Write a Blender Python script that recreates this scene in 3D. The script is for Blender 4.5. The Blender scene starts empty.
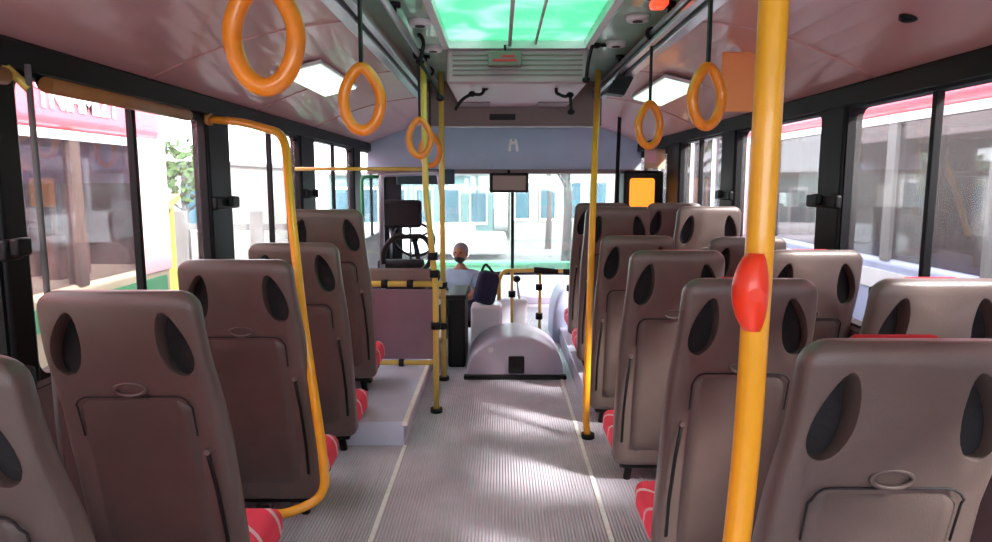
import bpy, bmesh, math, random
from mathutils import Vector, Matrix
random.seed(7)
PI = math.pi
scene = bpy.context.scene
COL = scene.collection

# ------------------------------------------------------------ camera
CZ = 1.6
cam_d = bpy.data.cameras.new('camera'); cam_d.sensor_width = 36; cam_d.lens = 36*680/992
cam_d.clip_start = 0.02; cam_d.clip_end = 400
cam = bpy.data.objects.new('camera', cam_d); COL.objects.link(cam)
cam.location = (0, 0, CZ)
PITCH = math.atan(89/680); YAW = math.atan(4/680)
cam.rotation_euler = (PI/2 - PITCH, 0, YAW)
scene.camera = cam
# ------------------------------------------------------------ world, sun, lamps, exposure
w = bpy.data.worlds.new('world'); scene.world = w; w.use_nodes = True
bg = w.node_tree.nodes['Background']
bg.inputs[0].default_value = (0.93, 0.96, 1.0, 1); bg.inputs[1].default_value = 3.0
sd = bpy.data.lights.new('sun', 'SUN'); sd.energy = 6.5; sd.angle = math.radians(8); sd.color = (1, .95, .88)
so = bpy.data.objects.new('sun', sd); COL.objects.link(so); so.rotation_euler = Vector((-.55, .50, -.62)).to_track_quat('-Z', 'Y').to_euler()
scene.view_settings.view_transform = 'Standard'; scene.view_settings.look = 'None'
scene.view_settings.gamma = 1; scene.view_settings.use_curve_mapping = False
scene.view_settings.exposure = 1.3

# ------------------------------------------------------------ materials
def srgb(r, g, b):
    f = lambda c: (c/255/12.92) if c/255 <= .04045 else ((c/255+.055)/1.055)**2.4
    return (f(r), f(g), f(b), 1)
def mat(name, rgb, rough=.5, metal=0, noise=0, nscale=20, bump=0, bscale=60, coat=0, emit=None, es=1, spec=.5):
    m = bpy.data.materials.new(name); m.use_nodes = True
    nt = m.node_tree; b = nt.nodes['Principled BSDF']
    b.inputs['Base Color'].default_value = srgb(*rgb)
    b.inputs['Roughness'].default_value = rough; b.inputs['Metallic'].default_value = metal
    b.inputs['Coat Weight'].default_value = coat; b.inputs['Specular IOR Level'].default_value = spec
    tc = nt.nodes.new('ShaderNodeTexCoord')
    if noise:
        n = nt.nodes.new('ShaderNodeTexNoise'); n.inputs['Scale'].default_value = nscale; n.inputs['Detail'].default_value = 4
        nt.links.new(tc.outputs['Object'], n.inputs['Vector'])
        cr = nt.nodes.new('ShaderNodeValToRGB')
        c = srgb(*rgb)
        cr.color_ramp.elements[0].position = .3; cr.color_ramp.elements[1].position = .7
        cr.color_ramp.elements[0].color = tuple(x*(1-noise) for x in c[:3]) + (1,)
        cr.color_ramp.elements[1].color = tuple(min(1, x*(1+noise)) for x in c[:3]) + (1,)
        nt.links.new(n.outputs['Fac'], cr.inputs[0]); nt.links.new(cr.outputs[0], b.inputs['Base Color'])
    if bump:
        n = nt.nodes.new('ShaderNodeTexNoise'); n.inputs['Scale'].default_value = bscale; n.inputs['Detail'].default_value = 3
        nt.links.new(tc.outputs['Object'], n.inputs['Vector'])
        bp = nt.nodes.new('ShaderNodeBump'); bp.inputs['Strength'].default_value = bump; bp.inputs['Distance'].default_value = .01
        nt.links.new(n.outputs['Fac'], bp.inputs['Height']); nt.links.new(bp.outputs[0], b.inputs['Normal'])
    if emit:
        b.inputs['Emission Color'].default_value = srgb(*emit); b.inputs['Emission Strength'].default_value = es
    return m
def glass(name, tint, milk, milkcol=(1, 1, 1, 1), gloss=.08):
    m = bpy.data.materials.new(name); m.use_nodes = True; nt = m.node_tree
    for n in list(nt.nodes): nt.nodes.remove(n)
    out = nt.nodes.new('ShaderNodeOutputMaterial')
    tr = nt.nodes.new('ShaderNodeBsdfTransparent'); tr.inputs[0].default_value = tint
    tl = nt.nodes.new('ShaderNodeBsdfTranslucent'); tl.inputs[0].default_value = milkcol
    gl = nt.nodes.new('ShaderNodeBsdfGlossy'); gl.inputs['Roughness'].default_value = .03
    m1 = nt.nodes.new('ShaderNodeMixShader'); m1.inputs[0].default_value = milk
    m2 = nt.nodes.new('ShaderNodeMixShader'); m2.inputs[0].default_value = gloss
    nt.links.new(tr.outputs[0], m1.inputs[1]); nt.links.new(tl.outputs[0], m1.inputs[2])
    nt.links.new(m1.outputs[0], m2.inputs[1]); nt.links.new(gl.outputs[0], m2.inputs[2])
    nt.links.new(m2.outputs[0], out.inputs[0])
    return m
M = dict(
    seat=mat('seat_plastic', (98, 85, 81), .30, noise=.10, nscale=6, bump=.15, bscale=300),
    seatp=mat('seat_panel_plastic', (86, 74, 71), .36, noise=.10, nscale=8, bump=.15, bscale=300),
    black=mat('black_rubber', (16, 16, 18), .5, spec=.3),
    blackp=mat('black_trim', (15, 17, 20), .5, noise=.15, nscale=9, spec=.25),
    steel=mat('steel', (170, 172, 178), .3, .9),
    screw=mat('screw', (130, 126, 124), .3, .6),
    yellow=mat('yellow_powder_coat', (246, 176, 40), .28, noise=.06, nscale=8, coat=.3),
    yellow2=mat('pale_yellow_powder_coat', (222, 196, 92), .3, noise=.06, nscale=8, coat=.3),
    tan=mat('tan_rail', (160, 112, 62), .4, noise=.15, nscale=9),
    orange=mat('orange_strap_plastic', (244, 138, 30), .3, noise=.12, nscale=14, coat=.3),
    orange2=mat('orange_board', (255, 158, 96), .5, noise=.06, nscale=5),
    amber=mat('amber_box', (250, 160, 40), .45, emit=(255, 160, 50), es=.45),
    button=mat('red_button_box', (250, 62, 28), .35, coat=.2),
    mauve=mat('mauve_cove_panel', (206, 158, 156), .28, noise=.05, nscale=1.5, coat=.25),
    mint=mat('mint_ceiling', (168, 214, 190), .25, noise=.10, nscale=3, coat=.4),
    alu=mat('aluminium', (186, 186, 196), .28, .75),
    ac=mat('grey_mauve_unit', (176, 152, 162), .45, noise=.05, nscale=3),
    beam=mat('brown_grey_beam', (122, 108, 106), .5, noise=.06, nscale=3),
    blue=mat('blue_grey_panel', (172, 190, 214), .4, noise=.05, nscale=3),
    wall=mat('lower_wall', (120, 108, 112), .5, noise=.1, nscale=5),
    white=mat('white_plastic', (222, 222, 226), .4),
    line=mat('white_line', (252, 250, 246), .5, noise=.12, nscale=30),
    lav=mat('lavender_cover', (192, 184, 206), .4, noise=.06, nscale=5),
    blucov=mat('blue_grey_cover', (170, 178, 212), .45, noise=.06, nscale=5),
    dash=mat('pale_dashboard', (238, 236, 246), .4, noise=.06, nscale=6),
    part=mat('purple_partition', (132, 108, 122), .45, noise=.08, nscale=4),
    char=mat('charcoal_fabric', (28, 27, 31), .8, bump=.3),
    lamp=mat('fill_panel', (240, 250, 240), .4, emit=(205, 235, 215), es=.6),  # glow of the added fill panels on the coves
    redlamp=mat('red_lamp_lens', (255, 90, 60), .3, emit=(255, 70, 40), es=.6),
    pinkbus=mat('pink_red_bus_paint', (240, 100, 118), .3, noise=.06, nscale=1.2, coat=.4),
    pinkpale=mat('pale_pink_paint', (248, 200, 208), .35, noise=.05, nscale=2),
    buswhite=mat('bus_white_trim', (238, 234, 238), .35),
    busgreen=mat('bus_green_stripe', (60, 168, 112), .35),
    buscream=mat('bus_cream_body', (206, 190, 160), .4, noise=.15, nscale=2),
    busglass=mat('dark_bus_glass', (72, 62, 80), .15, noise=.35, nscale=3.5),
    busdark=mat('bus_inside', (78, 60, 58), .7, noise=.3, nscale=4),
    busseat=mat('bus_brown_seat', (120, 88, 78), .6, noise=.3, nscale=6),
    asphalt=mat('asphalt', (98, 96, 95), .9, noise=.1, nscale=2, bump=.4, bscale=80),
    paving=mat('pale_paving', (226, 222, 214), .85, noise=.06, nscale=2),
    grass=mat('green_painted_wall', (36, 130, 88), .7, noise=.1, nscale=3),
    leaf=mat('leaf', (62, 90, 46), .7, noise=.35, nscale=8),
    trunk=mat('bark', (70, 66, 66), .9, noise=.25, nscale=12, bump=.6, bscale=30),
    bldg=mat('pale_teal_building', (88, 122, 122), .7, noise=.06, nscale=1),
    bldg2=mat('cream_building', (132, 132, 128), .7, noise=.06, nscale=1),
    bwin=mat('building_window_glass', (40, 84, 100), .15),
    yel=mat('yellow_awning', (176, 156, 60), .6),
    conc=mat('concrete', (112, 110, 110), .85, noise=.12, nscale=5),
    skin=mat('skin', (176, 132, 108), .55), hair=mat('grey_hair', (150, 148, 154), .8, bump=.4),
    shirt=mat('light_blue_shirt', (176, 212, 240), .8, noise=.08, nscale=14), navy=mat('navy_cloth', (36, 40, 70), .85),
    tyre=mat('tyre', (30, 30, 30), .8),
)
M['glass'] = glass('window_glass', (.95, .96, .97, 1), .025)
M['hatch'] = glass('green_hatch_glass', (.15, .36, .26, 1), .42, (.20, .44, .32, 1), .06)
def dirty(m, colA, colB, scale):
    nt = m.node_tree; tc = nt.nodes.new('ShaderNodeTexCoord'); n = nt.nodes.new('ShaderNodeTexNoise')
    n.inputs['Scale'].default_value = scale; n.inputs['Detail'].default_value = 5; n.inputs['Distortion'].default_value = 1.2
    cr = nt.nodes.new('ShaderNodeValToRGB'); cr.color_ramp.elements[0].position = .42; cr.color_ramp.elements[1].position = .62
    cr.color_ramp.elements[0].color = colA; cr.color_ramp.elements[1].color = colB
    nt.links.new(tc.outputs['Object'], n.inputs['Vector']); nt.links.new(n.outputs['Fac'], cr.inputs[0])
    for q in nt.nodes:
        if q.type == 'BSDF_TRANSPARENT': nt.links.new(cr.outputs[0], q.inputs[0])
dirty(M['hatch'], (.10, .30, .20, 1), (.36, .42, .40, 1), 2.6)
M['clear'] = glass('bus_clear_glass', (.80, .78, .82, 1), .0)
M['hazed'] = glass('hazed_bus_glass', (.62, .60, .64, 1), .10, (.7, .66, .7, 1), .10)  # grey milky haze stands in for reflections on the panes
M['screenglass'] = glass('windscreen_glass', (.90, .98, .97, 1), .04)

def floor_mat():
    m = mat('ribbed_vinyl', (150, 146, 156), .36); nt = m.node_tree; b = nt.nodes['Principled BSDF']
    tc = nt.nodes.new('ShaderNodeTexCoord'); sp = nt.nodes.new('ShaderNodeSeparateXYZ')
    nt.links.new(tc.outputs['Object'], sp.inputs[0])
    mu = nt.nodes.new('ShaderNodeMath'); mu.operation = 'MULTIPLY'; mu.inputs[1].default_value = 2*PI/.016
    sn = nt.nodes.new('ShaderNodeMath'); sn.operation = 'SINE'
    nt.links.new(sp.outputs[0], mu.inputs[0]); nt.links.new(mu.outputs[0], sn.inputs[0])
    bp = nt.nodes.new('ShaderNodeBump'); bp.inputs['Strength'].default_value = .6; bp.inputs['Distance'].default_value = .004
    nt.links.new(sn.outputs[0], bp.inputs['Height']); nt.links.new(bp.outputs[0], b.inputs['Normal'])
    n = nt.nodes.new('ShaderNodeTexNoise'); n.inputs['Scale'].default_value = 2.2; n.inputs['Detail'].default_value = 8
    nt.links.new(tc.outputs['Object'], n.inputs['Vector'])
    ad = nt.nodes.new('ShaderNodeMath'); ad.operation = 'MULTIPLY_ADD'; ad.inputs[1].default_value = .09
    nt.links.new(sn.outputs[0], ad.inputs[0]); nt.links.new(n.outputs['Fac'], ad.inputs[2])
    cr = nt.nodes.new('ShaderNodeValToRGB')
    cr.color_ramp.elements[0].position = .25; cr.color_ramp.elements[1].position = .8
    cr.color_ramp.elements[0].color = srgb(172, 165, 176); cr.color_ramp.elements[1].color = srgb(226, 218, 230)
    nt.links.new(ad.outputs[0], cr.inputs[0]); nt.links.new(cr.outputs[0], b.inputs['Base Color'])
    return m
M['floor'] = floor_mat()
M['platform'] = mat('platform_vinyl', (204, 210, 232), .28, noise=.10, nscale=3)
def cushion_mat():
    m = mat('red_cushion_cloth', (240, 66, 92), .75); nt = m.node_tree; b = nt.nodes['Principled BSDF']
    tc = nt.nodes.new('ShaderNodeTexCoord'); mp = nt.nodes.new('ShaderNodeMapping'); mp.inputs['Rotation'].default_value = (.6, .0, .3)
    wv = nt.nodes.new('ShaderNodeTexWave'); wv.inputs['Scale'].default_value = 3.2; wv.bands_direction = 'DIAGONAL'
    nt.links.new(tc.outputs['Object'], mp.inputs[0]); nt.links.new(mp.outputs[0], wv.inputs[0])
    cr = nt.nodes.new('ShaderNodeValToRGB'); cr.color_ramp.interpolation = 'CONSTANT'
    cr.color_ramp.elements[0].color = srgb(240, 66, 92); cr.color_ramp.elements[1].position = .96
    cr.color_ramp.elements[1].color = srgb(236, 200, 206)
    nt.links.new(wv.outputs['Fac'], cr.inputs[0]); nt.links.new(cr.outputs[0], b.inputs['Base Color'])
    return m
M['cushion'] = cushion_mat()
M['charhair'] = mat('dark_grey_hair', (62, 60, 66), .85)
M['red'] = mat('red_upholstery', (214, 44, 58), .7, bump=.2)

# ------------------------------------------------------------ mesh helpers
def at(px, py, Y):
    """a pixel of the 992x542 frame and a distance along the bus -> a point of the place"""
    d = Vector(((px-496)/680, (271-py)/680, -1))
    d = cam.rotation_euler.to_matrix() @ d
    return Vector((0, 0, CZ)) + d*(Y/d.y)
class MB:
    def __init__(s): s.bm = bmesh.new()
    def box(s, x0, x1, y0, y1, z0, z1, bevel=0, seg=2, mi=0, rot=None, piv=None):
        r = bmesh.ops.create_cube(s.bm, size=1); vs = r['verts']
        for v in vs: v.co = Vector(((x0+x1)/2+v.co.x*(x1-x0), (y0+y1)/2+v.co.y*(y1-y0), (z0+z1)/2+v.co.z*(z1-z0)))
        fs = {f for v in vs for f in v.link_faces}
        if bevel:
            es = list({e for v in vs for e in v.link_edges})
            g = bmesh.ops.bevel(s.bm, geom=es, offset=bevel, segments=seg, affect='EDGES', profile=.5)
            fs = set(g['faces']) | {f for f in fs if f.is_valid}
            vs = list({v for f in fs for v in f.verts})
        for f in fs: f.material_index = mi; f.smooth = bool(bevel)
        if rot is not None: 
            p = Vector(piv) if piv else Vector(((x0+x1)/2, (y0+y1)/2, (z0+z1)/2))
            for v in vs: v.co = p + rot @ (v.co-p)
        return s
    def tube(s, pts, r, n=12, closed=False, fillet=0, mi=0, sq=1):
        P = [Vector(p) for p in pts]
        if fillet: P = rounded(P, fillet, closed)
        N = len(P); rings = []; prev = None
        for i, p in enumerate(P):
            a = P[(i-1) % N] if (closed or i > 0) else P[i]; b = P[(i+1) % N] if (closed or i < N-1) else P[i]
            t = (b-a).normalized()
            if prev is None:
                up = Vector((0, 0, 1)) if abs(t.z) < .9 else Vector((0, 1, 0)); u = t.cross(up).normalized()
            else: u = (prev - t*prev.dot(t)).normalized()
            prev = u; v = t.cross(u)
            rr = r[i] if isinstance(r, (list, tuple)) else r
            rings.append([s.bm.verts.new(p + (u*math.cos(2*PI*k/n) + v*sq*math.sin(2*PI*k/n))*rr) for k in range(n)])
        for i in range(N if closed else N-1):
            A, B = rings[i], rings[(i+1) % N]
            for k in range(n):
                f = s.bm.faces.new((A[k], A[(k+1) % n], B[(k+1) % n], B[k])); f.smooth = True; f.material_index = mi
        if not closed:
            for R in (rings[0], rings[-1]):
                f = s.bm.faces.new(R if R is rings[-1] else R[::-1]); f.material_index = mi
        return s
    def loft(s, rings, cap=True, mi=0, smooth=True):
        R = [[s.bm.verts.new(p) for p in r] for r in rings]; n = len(R[0])
        for A, B in zip(R, R[1:]):
            for k in range(n):
                f = s.bm.faces.new((A[k], A[(k+1) % n], B[(k+1) % n], B[k])); f.smooth = smooth; f.material_index = mi
        if cap:
            for q in (R[0][::-1], R[-1]):
                f = s.bm.faces.new(q); f.smooth = smooth; f.material_index = mi
        return s
    def prism(s, pts, vec, mi=0, smooth=False):
        vec = Vector(vec); P = [Vector(p) for p in pts]
        return s.loft([P, [p+vec for p in P]], mi=mi, smooth=smooth)
    def ball(s, c, rad, seg=16, ring=10, mi=0, rot=None):
        g = bmesh.ops.create_uvsphere(s.bm, u_segments=seg, v_segments=ring, radius=1)
        for v in g['verts']:
            q = Vector((v.co.x*rad[0], v.co.y*rad[1], v.co.z*rad[2]))
            if rot is not None: q = rot @ q
            v.co = Vector(c) + q
        for f in {f for v in g['verts'] for f in v.link_faces}: f.smooth = True; f.material_index = mi
        return s
    def mesh(s, name, mats):
        bmesh.ops.recalc_face_normals(s.bm, faces=s.bm.faces)
        me = bpy.data.meshes.new(name); s.bm.to_mesh(me); s.bm.free()
        for m in (mats if isinstance(mats, (list, tuple)) else [mats]): me.materials.append(m)
        return me
    def build(s, name, mats, parent=None, loc=(0, 0, 0)):
        o = bpy.data.objects.new(name, s.mesh(name, mats)); COL.objects.link(o); o.location = loc
        if parent: o.parent = parent
        return o
def rounded(P, rad, closed=False):
    out = []; N = len(P)
    for i, p in enumerate(P):
        if not closed and i in (0, N-1): out.append(p); continue
        a = P[(i-1) % N]; b = P[(i+1) % N]; da = (a-p); db = (b-p)
        r = min(rad, da.length*.49, db.length*.49); A = p+da.normalized()*r; B = p+db.normalized()*r
        for k in range(7):
            t = k/6; out.append(A*(1-t)**2 + p*2*t*(1-t) + B*t*t)
    return out
def tag(o, label=None, cat=None, group=None, kind=None):
    if label: o['label'] = label
    if cat: o['category'] = cat
    if group: o['group'] = group
    if kind: o['kind'] = kind
    return o
def empty(name, loc=(0, 0, 0), label=None, cat=None, group=None, kind=None):
    o = bpy.data.objects.new(name, None); COL.objects.link(o); o.location = loc; o.empty_display_size = .1
    return tag(o, label, cat, group, kind)
def struct(mb, name, mats, label=None):
    return tag(mb.build(name, mats), label, None, None, 'structure')
def dup(root, loc):
    r = root.copy(); COL.objects.link(r); r.location = loc
    for ch in list(root.children):
        c = ch.copy(); COL.objects.link(c); c.parent = r
        for g in list(ch.children):
            d = g.copy(); COL.objects.link(d); d.parent = c
    return r

# ------------------------------------------------------------ bus shell
XL, XR, YB, YF = -1.65, 1.75, -2.2, 9.7
SILL, HB, HT = .90, 1.975, 2.08      # window sill, window head, top of dark band
CZT = 2.44                           # ceiling
struct(MB().box(XL-.06, XR+.06, YB, YF, -.12, 0), 'floor', M['floor'], 'grey ribbed vinyl floor of the aisle')
struct(MB().box(XL, -.585, 3.98, 7.4, 0, .15, .004), 'trim_1', M['platform'], 'raised pale platform on the left')
struct(MB().box(.60, XR, 4.60, 6.9, 0, .15, .004), 'trim_2', M['platform'], 'raised platform on the right')
struct(MB().box(-.591, -.569, YB+.1, 3.98, 0, .006).box(-.592, -.560, 3.965, 7.4, .13, .158, .004), 'trim_3', M['line'], 'white line on the left of the aisle')
struct(MB().box(.492, .514, YB+.1, 6.0, 0, .006), 'trim_4', M['line'], 'white line on the right of the aisle')
# side walls below the windows
def side_wall(name, x, sgn):
    xo = x + sgn*.06; a, b = min(x, xo), max(x, xo)
    m = MB().box(a, b, YB, YF, 0, SILL)
    m.box(x-.02 if sgn > 0 else x-.03, x+.03 if sgn > 0 else x+.02, YB, YF, SILL-.03, SILL+.01, .008, mi=1)
    return struct(m, name, [M['wall'], M['blackp']])
side_wall('wall_left', XL, -1)
m = MB().box(XR, XR+.06, YB, 7.08, 0, SILL); m.box(XR-.02, XR+.03, YB, 7.08, SILL-.03, SILL+.01, .008, mi=1)
struct(m, 'wall_right', [M['wall'], M['blackp']])
struct(MB().box(XL-.06, XR+.06, YB-.06, YB, -.12, 1.25).box(XL-.06, XR+.06, YB-.06, YB, 2.05, 2.6), 'wall_back', M['wall'])
# dark bands over the windows
def band(name, x, sgn):
    a = x - sgn*.05; pts = []
    prof = [(x+sgn*.06, HB), (a, HB), (a-sgn*.0, HB+.02), (a, HT-.02), (a+sgn*.02, HT), (x+sgn*.06, HT)]
    m = MB().prism([(p[0], YB, p[1]) for p in prof], (0, YF-YB, 0))
    return struct(m, name, M['blackp'])
band('trim_5', XL, -1); band('trim_6', XR, 1)
# ceiling: coves, rails' seat and flat centre with the hatch opening
HX0, HX1, HY0, HY1 = -.34, .55, 1.9, 4.42
m = MB()
RL, RR = -.67, .86
def cove(x0, z0, x1, z1):
    pts = []
    for k in range(9):
        t = k/8; pts.append((x0+(x1-x0)*t, z0+(z1-z0)*t + .05*math.sin(PI*t)))
    return pts
for (a, c) in (((XL+.03), RL), ((XR-.03), RR)):
    P = cove(a, HT-.01, c, 2.33); Q = [(x, z+.03) for x, z in P]
    ring = [(x, YB, z) for x, z in P] + [(x, YB, z) for x, z in Q[::-1]]
    m.prism(ring, (0, YF-YB, 0), mi=0, smooth=False)
    s = 1 if c > 0 else -1
    m.box(min(c, c-s*.02), max(c, c-s*.02), YB, YF, 2.33, CZT+.03, mi=0)
m.box(RL, HX0, YB, YF, CZT, CZT+.03, mi=1); m.box(HX1, RR, YB, YF, CZT, CZT+.03, mi=1)
m.box(HX0, HX1, YB, HY0, CZT, CZT+.03, mi=1); m.box(HX0, HX1, HY1, YF, CZT, CZT+.03, mi=1)
ceil = struct(m, 'ceiling', [M['mauve'], M['mint']])
# outer roof skin on both sides, keeps the daylight out above the coves
struct(MB().box(XL-.06, RL, YB, YF, 2.50, 2.53).box(RR, XR+.06, YB, YF, 2.50, 2.53).box(XL-.06, XL-.03, YB, YF, HT, 2.53).box(XR+.03, XR+.06, YB, YF, HT, 2.53), 'trim_7', M['white'], 'roof skin')
# panel seams across the coves
n_trim = 8
for y in (1.05, 2.05, 3.2, 4.6, 6.0):
    for (a, c) in (((XL+.03), RL), ((XR-.03), RR)):
        P = cove(a, HT-.01, c, 2.33)
        struct(MB().tube([(x, y, z-.001) for x, z in P], .006, 6), 'trim_%d' % n_trim, M['mauve']); n_trim += 1

# hatch
h = empty('roof_hatch', ((HX0+HX1)/2, (HY0+HY1)/2, CZT), 'green tinted glass roof hatch in the middle of the ceiling', 'roof hatch')
cx, cy = h.location.x, h.location.y
a, b = (HX1-HX0)/2, (HY1-HY0)/2
MB().box(-a-.02, a+.02, -b-.02, -b+.02, -.01, .05).box(-a-.02, a+.02, b-.02, b+.02, -.01, .05).box(-a-.02, -a+.02, -b, b, -.01, .05).box(a-.02, a+.02, -b, b, -.01, .05).build('hatch_frame', M['white'], h)
MB().box(-a, a, -b, b, .035, .045).build('pane', M['hatch'], h)
MB().box(-.055, -.035, -b, b, .0, .034).box(.11, .122, -b, b, .01, .034).build('crossbar', M['ac'], h)

# windows
wn = [1]
def window(x, y0, y1, div, sgn):
    """window between two pillars; frame with rounded corners, panes, a thin divider and a catch"""
    r = empty('window_%d' % wn[0], (x, y0, SILL), kind='structure'); wn[0] += 1
    L, H = y1-y0, HB-SILL
    def rr(i, rad, off):
        pts = []
        for (cy_, cz_, a0) in ((L-i-rad, H-i-rad, 0), (i+rad, H-i-rad, 90), (i+rad, i+rad, 180), (L-i-rad, i+rad, 270)):
            for k in range(6):
                t = math.radians(a0+k*18); pts.append((off, cy_+rad*math.cos(t), cz_+rad*math.sin(t)))
        return pts
    m = MB(); o0, o1 = (-.02, .05) if sgn > 0 else (-.05, .02)
    m.loft([rr(0, .002, o0), rr(.014, .06, o0), rr(.014, .06, o1), rr(0, .002, o1), rr(0, .002, o0)], cap=False, smooth=False)
    m.build('window_frame', M['blackp'], r)
    dd = [0.02] + [q-y0 for q in div] + [L-.02]
    for p, q in zip(dd, dd[1:]):
        MB().box(sgn*.018, sgn*.023, p, q, .02, H-.02).build('pane', M['glass'], r)
    for q in div:
        MB().box(-.012 if sgn > 0 else -.025, .025 if sgn > 0 else .012, q-y0-.014, q-y0+.014, .01, H-.01, .005).build('divider', M['blackp'], r)
    return r
WL = [(-1.9, .30, [-.8]), (.50, 2.20, [1.3]), (2.32, 3.82, [3.10]), (4.12, 5.60, [4.93]), (6.0, 7.62, [6.8])]
for y0, y1, d in WL: window(XL, y0, y1, d, -1)
WR = [(-1.9, -.1, [-1.0]), (.1, 1.62, [.9]), (1.80, 3.47, [2.80]), (3.72, 5.06, [4.42]), (5.36, 6.62, [6.02])]
for y0, y1, d in WR: window(XR, y0, y1, d, 1)
window(XL, 7.98, 9.55, [8.8], -1)
def pillar(x, y0, y1, sgn, z0=SILL):
    global n_trim
    m = MB().box(min(x+sgn*.05, x-sgn*.035), max(x+sgn*.05, x-sgn*.035), y0, y1, z0, HB+.02, .012)
    r = struct(m, 'trim_%d' % n_trim, M['blackp']); n_trim += 1; return r
for (y0, y1) in ((YB, -1.9), (.30, .50), (2.20, 2.32), (3.82, 4.12), (5.60, 6.0), (7.62, 7.98), (9.55, 9.7)): pillar(XL, y0, y1, -1)
for (y0, y1) in ((YB, -1.9), (-.1, .1), (1.62, 1.80), (3.47, 3.72), (5.06, 5.36), (6.62, 7.1), (9.5, 9.7)): pillar(XR, y0, y1, 1, SILL if y0 < 6.6 else 0)
# catches on the pillars
for i, (x, yy, z, s, lab) in enumerate(((XL, 2.20, 1.38, -1, 'black window catch at the left edge of the photo'), (XL, 3.98, 1.48, -1, 'black window catch on the pillar behind the bent yellow rail'),
        (XL, 5.8, 1.50, -1, 'black window catch on the third left pillar above the front raised seat'), (XR, 3.60, 1.50, 1, 'black window catch on the wide right pillar past the yellow pole'),
        (XR, 5.2, 1.50, 1, 'black window catch on the narrow right pillar by the rear facing sign'))):
    c = empty('window_catch', (x-s*.035, yy, z), lab, 'window catch', 'window catches')
    MB().box(min(0, -s*.035), max(0, -s*.035), *((-.17, .17) if i else (-.045, .045)), -.035, .035, .012).build('catch_plate', M['black'], c)
    MB().box(min(-s*.035, -s*.07), max(-s*.035, -s*.07), -.035, .035, -.02, .04, .01).build('handle', M['blackp'], c)
# front door on the right
d = empty('door_1', (XR, 7.1, 0), kind='structure')
MB().box(0, .05, 0, .08, 0, HB).box(0, .05, 1.16, 1.24, 0, HB).box(0, .05, 2.32, 2.4, 0, HB).box(0, .05, 0, 2.4, 0, .5).box(0, .05, 0, 2.4, HB-.08, HB).build('door_frame', M['blackp'], d)
MB().box(.02, .03, .08, 1.16, .5, HB-.08).build('pane', M['glass'], d); MB().box(.02, .03, 1.24, 2.32, .5, HB-.08).build('pane', M['glass'], d)
MB().tube([(-.01, 1.1, .7), (-.06, 1.1, .75), (-.06, 1.1, 1.5), (-.01, 1.1, 1.55)], .016, 8, fillet=.04).build('handle', M['yellow2'], d)

# front: bulkhead over the windscreen, windscreen, A-pillars, wall under it
struct(MB().box(XL, XR, 8.55, YF, 1.74, CZT), 'wall_front', M['blue'], 'blue grey panel over the windscreen')
struct(MB().box(XL, XR, 8.50, 8.56, 1.70, 1.755, .008), 'trim_%d' % n_trim, M['beam']); n_trim += 1
struct(MB().box(XL, XR, YF-.1, YF, -.12, .28), 'trim_%d' % n_trim, M['dash']); n_trim += 1
ws = empty('window_%d' % wn[0], (0, YF-.05, .28), kind='structure'); wn[0] += 1
MB().box(XL, XL+.26, -.04, .04, 0, 1.46).box(XR-.1, XR, -.04, .04, 0, 1.46).box(XL, XR, -.04, .04, 0, .05).build('window_frame', M['blackp'], ws)
MB().box(XL+.26, .16, -.006, .006, .05, 1.46).build('pane', M['screenglass'], ws); MB().box(.19, XR-.1, -.006, .006, .05, 1.46).build('pane', M['screenglass'], ws)
MB().box(.155, .20, -.03, .03, .04, 1.46).build('divider', M['blackp'], ws)

# ------------------------------------------------------------ seats
Z0, Z1 = .12, 1.28
def yback(z):
    t = (z-Z0)/(Z1-Z0)
    return .25*(1-t) + .018*math.sin(PI*min(1, max(0, t))) - (.02*math.sin(PI*(t-.68)/.32) if t > .68 else 0)
def halfw(z):
    t = (z-Z0)/(Z1-Z0)
    if t < .55: return .240
    return .240 - .018*((t-.55)/.45)
def shell_rings(n=36, z0=Z0, z1=Z1, wo=0, yo=0, th=None, e=5):
    rings = []; R = .055
    zs = [z0, z0+.01, z0+.03] + [z0+.03+(z1-R-z0-.03)*k/16 for k in range(1, 17)] + [z1-R+R*math.sin(a) for a in (.3, .6, .85, 1.1, 1.3, 1.45, PI/2)]
    for i, z in enumerate(zs):
        W = halfw(z)+wo; t = (z-z0)/(z1-z0); T = th(t) if th else (.14-.06*t)
        yb = yback(z)+yo
        ins = 0
        if z > z1-R: ins = R*(1-math.sqrt(max(0, 1-((z-(z1-R))/R)**2)))
        if i < 3: ins = (.02, .008, 0)[i]
        W -= ins; insy = ins*.55; yc = yb+T/2; hy = T/2-insy
        r = []
        for k in range(n):
            a = 2*PI*k/n; c, s_ = math.cos(a), math.sin(a)
            r.append(Vector((W*math.copysign(abs(c)**(2/e), c), yc+hy*math.copysign(abs(s_)**(2/e), s_), z)))
        rings.append(r)
    return rings
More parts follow.
